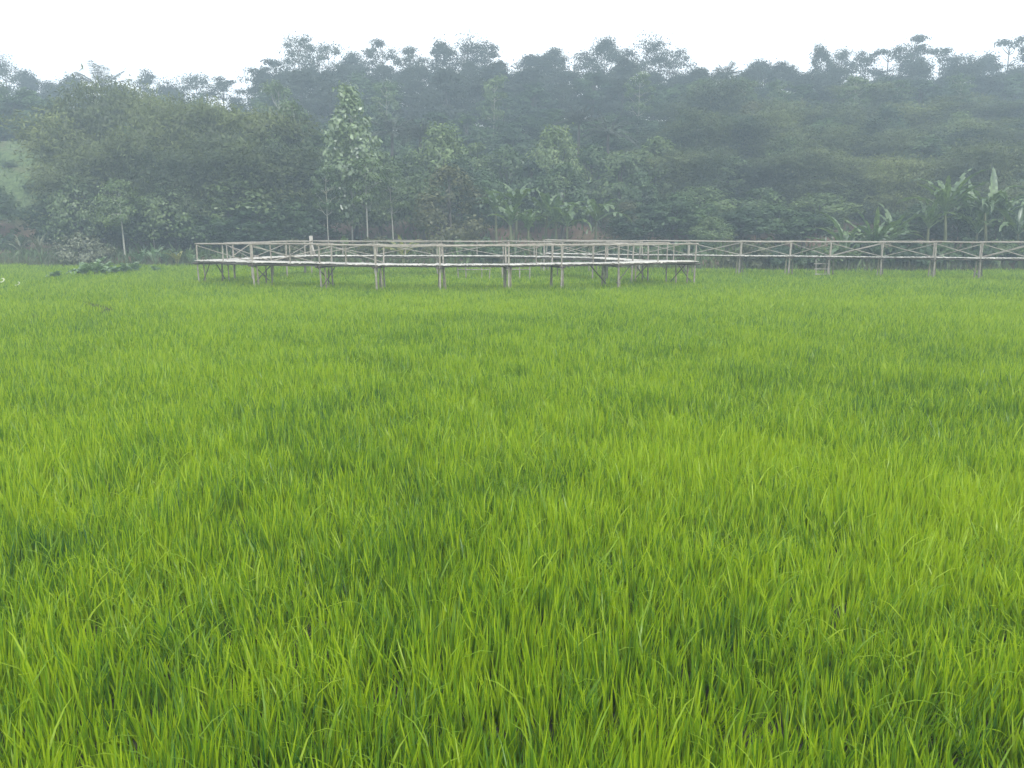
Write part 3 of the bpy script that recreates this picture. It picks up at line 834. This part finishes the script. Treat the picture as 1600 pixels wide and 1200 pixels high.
lab3 = "dark hazy tree on the middle slope between the ridge trees and the banana grove"
for px, d, top in [(560, 92, 160), (590, 90, 190), (630, 94, 186), (680, 93, 172), (730, 92, 176), (775, 93, 182), (820, 92, 178), (865, 94, 168), (915, 96, 186), (960, 93, 176), (995, 92, 178), (530, 90, 176), (710, 88, 200), (800, 88, 206), (935, 88, 206), (975, 87, 208)]:
    plant('dark', px, d + 12, top, lab3, "dark trees on the middle slope", 7)
lab4 = "hazy tree filling the gaps just behind the front ridge trees"
for px in range(412, 1700, 32):
    plant('ridge_broad', px + rng.uniform(-14, 14), 134 + rng.uniform(-4, 4), (98 if px < 1010 else 108) + rng.uniform(-20, 20), lab4, "trees filling the ridge", rng.uniform(6, 8))
lab5 = "hazy dark tree on the crest above the grassy clearing at the far left"
for px, d, top in [(-35, 106, 150), (-8, 108, 128), (16, 104, 152), (40, 107, 134), (62, 103, 158), (84, 104, 150), (5, 101, 182), (34, 101, 178), (58, 100, 184), (-30, 101, 186)]:
    plant('dark', px, d, top, lab5, "trees on the crest above the clearing", 6)
for px, d, top, lab in [(14, 90, 236, "round bush on the upper part of the grassy clearing"), (50, 86, 262, "bush at the right side of the grassy clearing"), (26, 82, 292, "low bush on the lower step of the grassy clearing"), (52, 80, 304, "bush at the lower right corner of the grassy clearing"), (-6, 84, 262, "bush at the left border on the grassy clearing")]:
    plant('shrub', px, d, top, lab, None, rng.uniform(1.6, 2.2), height=rng.uniform(.8, 1.3))
# ---- palms on the slope
plant('palm', 612, 92, 168, "dark palm with drooping fronds below the bright gap in the middle trees")
plant('palm', 655, 90, 178, "dark palm just right of the palm below the bright gap")
plant('palm', 905, 92, 158, "larger dark palm on the slope behind the banana grove")
plant('palm', 950, 90, 172, "lower dark palm beside the larger palm behind the banana grove")

# ---- bamboo thickets
bl = "feathery olive bamboo clump in the thicket left of the pale-leaved tree"
for px, d, top, w in [(92, 80, 178, 9), (140, 82, 140, 10), (195, 82, 138, 10), (250, 80, 136, 10), (305, 80, 146, 10), (350, 78, 158, 9), (400, 76, 162, 9), (440, 80, 172, 8),
                      (115, 74, 232, 8), (165, 75, 222, 8), (235, 74, 214, 8), (290, 73, 226, 8), (345, 73, 222, 8), (395, 72, 214, 9), (445, 73, 236, 8)]:
    plant('bamboo', px + rng.uniform(-12, 12), d + rng.uniform(-2.5, 2.5), top + rng.uniform(-14, 22), bl, "left bamboo thicket", w)
br = "feathery olive bamboo clump in the thicket on the right hillside"
for px, d, top, w in [(1010, 86, 190, 9), (1060, 88, 158, 10), (1110, 86, 150, 10), (1160, 88, 152, 10), (1215, 86, 156, 10), (1265, 88, 160, 10), (1315, 86, 156, 10), (1370, 88, 152, 10),
                      (1425, 86, 158, 10), (1475, 88, 156, 9), (1525, 86, 160, 10), (1580, 86, 158, 10), (1635, 86, 162, 10), (1690, 86, 160, 10),
                      (1040, 78, 236, 8), (1095, 77, 222, 8), (1150, 78, 232, 8), (1205, 76, 226, 8), (1260, 77, 236, 8), (1315, 76, 226, 8), (1370, 76, 232, 8), (1425, 75, 226, 8), (1480, 76, 236, 8), (1540, 75, 226, 8), (1600, 75, 230, 8), (1660, 75, 236, 8)]:
    plant('bamboo', px + rng.uniform(-20, 20), d + (19 if d > 80 else 3) + rng.uniform(-4.5, 4.5), top + rng.uniform(-24, 34), br, "right bamboo thicket", w)

for px, top in [(985, 222), (1035, 196), (1085, 186), (1140, 192), (1195, 186), (1245, 194), (1300, 188), (1355, 196), (1410, 188), (1465, 194), (1520, 190), (1575, 196), (1630, 190), (1685, 194)]:
    plant('bamboo', px + rng.uniform(-16, 16), 91 + rng.uniform(-4, 4), top + rng.uniform(-14, 18), br, "right bamboo thicket", 9)
lab6 = "slender pale-trunked tree standing among the hazy trees of the upper slope"
for px, d, top in [(430, 96, 120), (600, 104, 128), (770, 104, 122), (1000, 106, 118), (1088, 108, 126), (1162, 108, 118), (1222, 108, 128), (1338, 108, 120), (1412, 110, 122), (1506, 108, 118)]:
    plant('slim', px, d, top, lab6, "slender trees on the upper slope", 4.2)
lab7 = "mid-green leafy tree mixed into the thicket on the right hillside"
for px, d, top in [(1025, 82, 214), (1075, 95, 170), (1130, 84, 250), (1182, 98, 158), (1230, 86, 220), (1290, 96, 176), (1335, 82, 262), (1388, 97, 162), (1445, 85, 206), (1500, 95, 172), (1560, 82, 244), (1610, 96, 168), (1098, 74, 288), (1190, 73, 296), (1285, 73, 300)]:
    plant(('mid', 'dark', 'light', 'olive')[int(rng.integers(4))], px, d, top + rng.uniform(-10, 10), lab7, "leafy trees mixed into the right thicket", rng.uniform(5, 7.5))
lab8 = "mid-green leafy tree mixed into the thicket on the left"
for px, d, top in [(120, 72, 262), (205, 79, 186), (268, 71, 270), (330, 79, 190), (380, 70, 262), (430, 74, 214)]:
    plant(('mid', 'dark', 'light')[int(rng.integers(3))], px, d, top + rng.uniform(-10, 10), lab8, "leafy trees mixed into the left thicket", rng.uniform(5, 7))
# ---- slope trees in the middle
plant('pale', 540, 71, 118, "slim tree with large pale shining leaves rising before the dark middle trees", None, 4.6)
plant('slim', 458, 76, 148, "thin tree with a bare pale trunk behind the left bamboo", None, 3.0, 0)
plant('slim', 508, 68, 262, "slender pale-trunked sapling left under the pale-leaved tree", None, 2.6, 1)
plant('slim', 570, 68, 240, "slender pale-trunked sapling right under the pale-leaved tree", None, 3.0, 0)
plant('slim', 612, 70, 262, "forked pale sapling left of the olive bush on the slope", None, 3.0, 1)
midl = "mid-green bushy tree on the slope behind the banana grove"
plant('light', 868, 82, 194, "rounded lighter green tree right above the banana grove", None, 6.4)
plant('light', 690, 80, 190, "rounded lighter green tree above the olive bush", None, 7)
plant('mid', 745, 84, 214, midl, "bushy trees on the middle slope")
for px, d, top in [(790, 82, 226), (830, 80, 246), (925, 82, 224), (970, 80, 232), (1000, 76, 262), (640, 80, 226), (590, 78, 232), (550, 80, 214), (505, 82, 190), (475, 80, 214), (720, 76, 240), (760, 76, 262), (660, 74, 262), (880, 76, 250)]:
    plant('mid' if rng.random() < .5 else 'dark', px, d, top, midl, "bushy trees on the middle slope")
plant('olive', 704, 69, 252, "wide olive bush-like tree with yellowish patches left of the banana grove", None, 6.6)
plant('olive', 975, 72, 312, "brownish olive low tree right of the banana grove", None, 5)
fl_ = "low dark bushy tree at the foot of the right bamboo thicket"
for px, d, top in [(1010, 70, 318), (1055, 70, 300), (1105, 69, 316), (1160, 69, 322), (1215, 68, 318), (1260, 67, 330), (1620, 66, 300), (1575, 68, 322)]:
    plant('dark', px, d, top, fl_, "low trees at the foot of the right thicket", 5.5)
plant('light', 1112, 66, 338, "small rounded light green bush-tree behind the right end of the loop", None, 3.6)
plant('dark', 1432, 64, 318, "dense dark bush-tree between the two banana stands at the right", None, 4.6, 0)
fl2 = "low dark bushy tree at the foot of the left bamboo thicket"
for px, d, top in [(75, 74, 300), (110, 73, 312), (150, 74, 300), (215, 73, 312), (260, 72, 318), (310, 71, 310), (360, 70, 318), (410, 69, 312), (455, 70, 300), (490, 70, 316)]:
    plant('dark', px, d, top, fl2, "low trees at the foot of the left thicket", 5)

# ---- left edge
plant('small', 184, 67.5, 276, "small tree with a thin bare pale trunk and spreading tiers at the left field edge", None, 4.6)
plant('grey_shrub', 122, 66.5, 362, "broad greyish shrub left of the small pale-trunked tree", None, 5.2)
plant('shrub', 8, 76, 300, "dark bush at the left border below the grassy clearing", None, 3.4, 2, height=2.2)
plant('slim', 236, 69, 318, "leaning thin forked sapling behind the banana shoots at the left", None, 1.6, 1)

plant('dark', -14, 77, 286, "dark low tree cut by the left border at the foot of the grassy clearing", None, 4.2)
# ---- shrubs along the foot of the hill
sl = "low shrub in the row along the foot of the hill behind the walkways"
for i, px in enumerate(range(-40, 1700, 42)):
    if px < 320: continue
    X0 = X_at(px, 64, 2); d = float(edge(np.array([X0]))[0]) + rng.uniform(1.5, 5.5)
    plant('shrub', px + rng.uniform(-12, 12), d, rng.uniform(366, 386), sl, "shrubs along the foot of the hill", rng.uniform(2.6, 4.2))

# ---- banana plants: (px, depth, base row irrelevant, stem height, leaf length, label)
for px, d, top, w in [(1500, 62, 322, 3.2), (1562, 62.5, 316, 3.6), (1600, 63, 330, 3.4), (1348, 61, 350, 2.6)]:
    plant('dark', px, d, top, "dark bushy tree filling in between the banana plants at the right", "bushes among the right banana plants", w)
gB = "banana plants of the grove behind the loop"
lB = "hazy banana plant in the grove on the slope behind the loop"
def ban(px, d, H, fl, lab, group=None, mat='banana_leaf', nl=8, wid=.3, erect=0, name="banana_plant", cat="banana plant"):
    x_ = X_at(px, d, 2)
    return banana(name, (x_, d, terr1(x_, d)), H, nl, fl, mat, wid, lab, group, cat, erect)
ban(776, 69, 3.5, 2.8, lB, gB, nl=11, wid=.26, erect=.3); ban(806, 68, 3.8, 3.0, lB, gB, nl=11, wid=.26, erect=.3); ban(852, 69, 3.4, 2.8, lB, gB, nl=11, wid=.26, erect=.3); ban(800, 65, 2.4, 2.4, lB, gB, nl=11, wid=.26, erect=.3); ban(826, 65, 1.9, 2.0, lB, gB, nl=11, wid=.26, erect=.3); ban(870, 67, 2.8, 2.4, lB, gB, nl=11, wid=.26, erect=.3)
ban(886, 66, 2.6, 2.7, "banana plant with drooping dry leaves left of the tallest one in the grove", None)
ban(930, 67, 3.2, 3.4, "tallest banana plant of the grove with a fanned head of fronds", None, nl=11)
ban(541, 62, 1.7, 1.2, "cut banana stump with one pale upright leaf behind the far rail", None, 'pale_leaf', 3, .3, .7)
ban(630, 60.5, 1.2, 2.0, "yellow-green banana plant behind the far rail of the loop", None, 'yellow_leaf', 8, .16, .3)
ban(1055, 62, .6, 1.5, "small fan-shaped banana shoot behind the right end of the loop", None, 'banana_leaf', 6, .2, .4)
ban(1322, 58.5, 1.0, 3.9, "low banana plant with long arching fronds left in the right stand", None, 'banana_leaf', 13, .2, .0)
ban(1366, 58.5, 1.1, 3.9, "bushy light green banana plant beside the low arching one", None, 'banana_leaf', 16, .2, .2)
ban(1395, 60.5, 1.4, 3.4, "banana plant leaning against the dense dark bush-tree", None, 'banana_leaf', 12, .2, .1)
ban(1478, 60, 3.6, 4.0, "tall banana plant with many upright fronds in the right stand", None, 'banana_leaf', 16, .22, .2)
ban(1508, 61, 3.0, 3.2, "banana plant squeezed between the two tall ones at the right", None, 'banana_leaf', 13, .22, .1)
ban(1448, 60.5, 2.4, 2.8, "banana plant rising behind the short front shoot in the right stand", None, 'banana_leaf', 12, .22, .3)
ban(1524, 60.2, 2.0, 2.8, "half-height banana plant right in front of the squeezed one", None, 'banana_leaf', 12, .22, .2)
ban(1566, 61, 3.3, 2.8, "banana plant with a rounded head between the pale-leaf one and the border", None, 'banana_leaf', 12, .22, .2)
tall = ban(1542, 59.5, 3.6, 3.2, "tall banana plant with a single pale leaf standing straight up", None, 'banana_leaf', 13, .22, .1)
ban(1592, 60, 2.0, 3.8, "banana plant with fronds arching out at the right border", None, 'banana_leaf', 13, .22, .0)
ban(1460, 58.5, .8, 1.8, "short banana shoot in front of the tall fronded plant", None, 'banana_leaf', 10, .22, .2)
up_leaf = link("leaf", banana_leaf_mesh(3.3, 1.5, .12, .34, 'pale_leaf', .1), tall, (0, 0, 3.6))
up_leaf["label"] = "pale leaf standing straight up"

ban(218, 66, .35, 1.5, "green banana shoot nearest the small pale-trunked tree", None, 'taro_leaf', 7, .17, .45)
ban(240, 66.2, .45, 1.7, "green banana shoot in the middle of the left row", None, 'taro_leaf', 8, .17, .45)
ban(256, 66.5, .35, 1.4, "green banana shoot beside the yellow one", None, 'taro_leaf', 6, .17, .4)
ban(275, 66, .3, 1.6, "yellow banana shoot at the end of the left row", None, 'yellow_leaf', 7, .16, .35)
ban(298, 66, .3, 1.5, "green arching banana shoot just left of the loop's corner", None, 'taro_leaf', 5, .22, .1)
ban(30, 70, .4, 2.0, "spiky grassy plant at the left foot of the bare bank", None, 'grey_leaf', 10, .09, .4, "spiky_plant", "plant")
ban(60, 69, .4, 1.8, "spiky grassy plant between the bare bank and the grey shrub", None, 'grey_leaf', 10, .09, .4, "spiky_plant", "plant")
ban(-6, 92, 1.2, 1.8, "pale banana plant at the left border beside the grassy clearing", None, 'banana_leaf', 6, .22, .3)

# ---- big-leaved plants standing in the rice at the left
for px, py, s, lab in [(133, 428, .85, "leftmost big-leaved taro plant of the dark cluster in the rice"), (150, 427, 1.0, "fullest big-leaved taro plant of the dark cluster in the rice"), (163, 426, .8, "right big-leaved taro plant of the dark cluster in the rice"),
                       (180, 424, .65, "small taro plant just right of the dark cluster"), (196, 423, .65, "small taro plant between two others in the rice"), (209, 422, .7, "taro plant at the right end of the row in the rice"),
                       (243, 421, .45, "tiny lone taro plant between the taro row and the loop"), (84, 431, .5, "tiny lone taro plant left of the dark cluster")]:
    q = at_z(px, py, .55)
    banana("taro_plant", (q.x, q.y, .18), .5 * s, 10, 1.2 * s, 'taro_leaf', .26, lab, None, "taro plant", .2)

# ---- ground cover on the hillside and its foot
n = 34000
gxv = rng.uniform(-75, 75, n); ty = rng.random(n) ** 1.6 * 62
gyv = edge(gxv) + .4 + ty
ty[:13000] = rng.random(13000) * 4.5; gyv = edge(gxv) + .4 + ty
gzv = terr(gxv, gyv)
ok = ~((gxv < -44) & (ty > 3)) | (rng.random(n) < np.where(ty > 12, .6, .06))
gxv, gyv, gzv = gxv[ok], gyv[ok], gzv[ok]; n = len(gxv)
cover = MB()
hgt_ = rng.gamma(2, .19, n)
Cc = np.stack([gxv, gyv, gzv + hgt_ * .5], 1)
D = rng.normal(0, .5, (n, 3)); D[:, 2] = np.abs(D[:, 2]) + .5
V, Q = leaf_quads(Cc, D, rdir(n), .35 + hgt_ * .9, .10 + .12 * rng.random(n))
und = link("undergrowth", mesh_np("undergrowth", V, Q, M['mid_leaf']))
tag(und, "tangled green undergrowth covering the hillside between the trees", "undergrowth", None, "stuff")

# grass of the verge and the bund
n = 16000
vx = rng.uniform(-72, 62, n); vy = edge(vx) + rng.normal(.4, .9, n)
bi = rng.integers(0, len(bund) - 1, 2600); bt = rng.random((2600, 1))
bp = bund[bi] * (1 - bt) + bund[bi + 1] * bt + rng.normal(0, .12, (2600, 2))
vx = np.concatenate([vx, bp[:, 0]]); vy = np.concatenate([vy, bp[:, 1]]); n = len(vx)
vz = terr(vx, vy)
hh = np.concatenate([np.clip(rng.gamma(3, .17, n - 2600), .15, 1.3), rng.uniform(.12, .3, 2600)])
D = rng.normal(0, .22, (n, 3)); D[:, 2] = 1
V, Q = leaf_quads(np.stack([vx, vy, vz + hh * .48], 1), D, rdir(n), hh, .05)
vg = link("verge_grass", mesh_np("verge_grass", V, Q, M['olive_leaf']))
tag(vg, "rough grass fringe between the rice and the foot of the hill", "grass", None, "stuff")

# ------------------------------------------------------------------ haze
hm, t = new_mat("haze")
o = t.nodes.new("ShaderNodeOutputMaterial"); pv = t.nodes.new("ShaderNodeVolumePrincipled")
pv.inputs["Color"].default_value = (0.68, 0.865, 1.0, 1)
pv.inputs["Density"].default_value = 0.0035
pv.inputs["Anisotropy"].default_value = 0.0
t.links.new(pv.outputs[0], o.inputs["Volume"])
mb = MB(); mb.box((0, 90, 22), (155, 0, 0), (0, 125, 0), (0, 0, 24))
hz = link("haze", mb.mesh("haze", hm))
tag(hz, "thin bluish morning haze over the field and the wooded hill", "haze", None, "stuff")
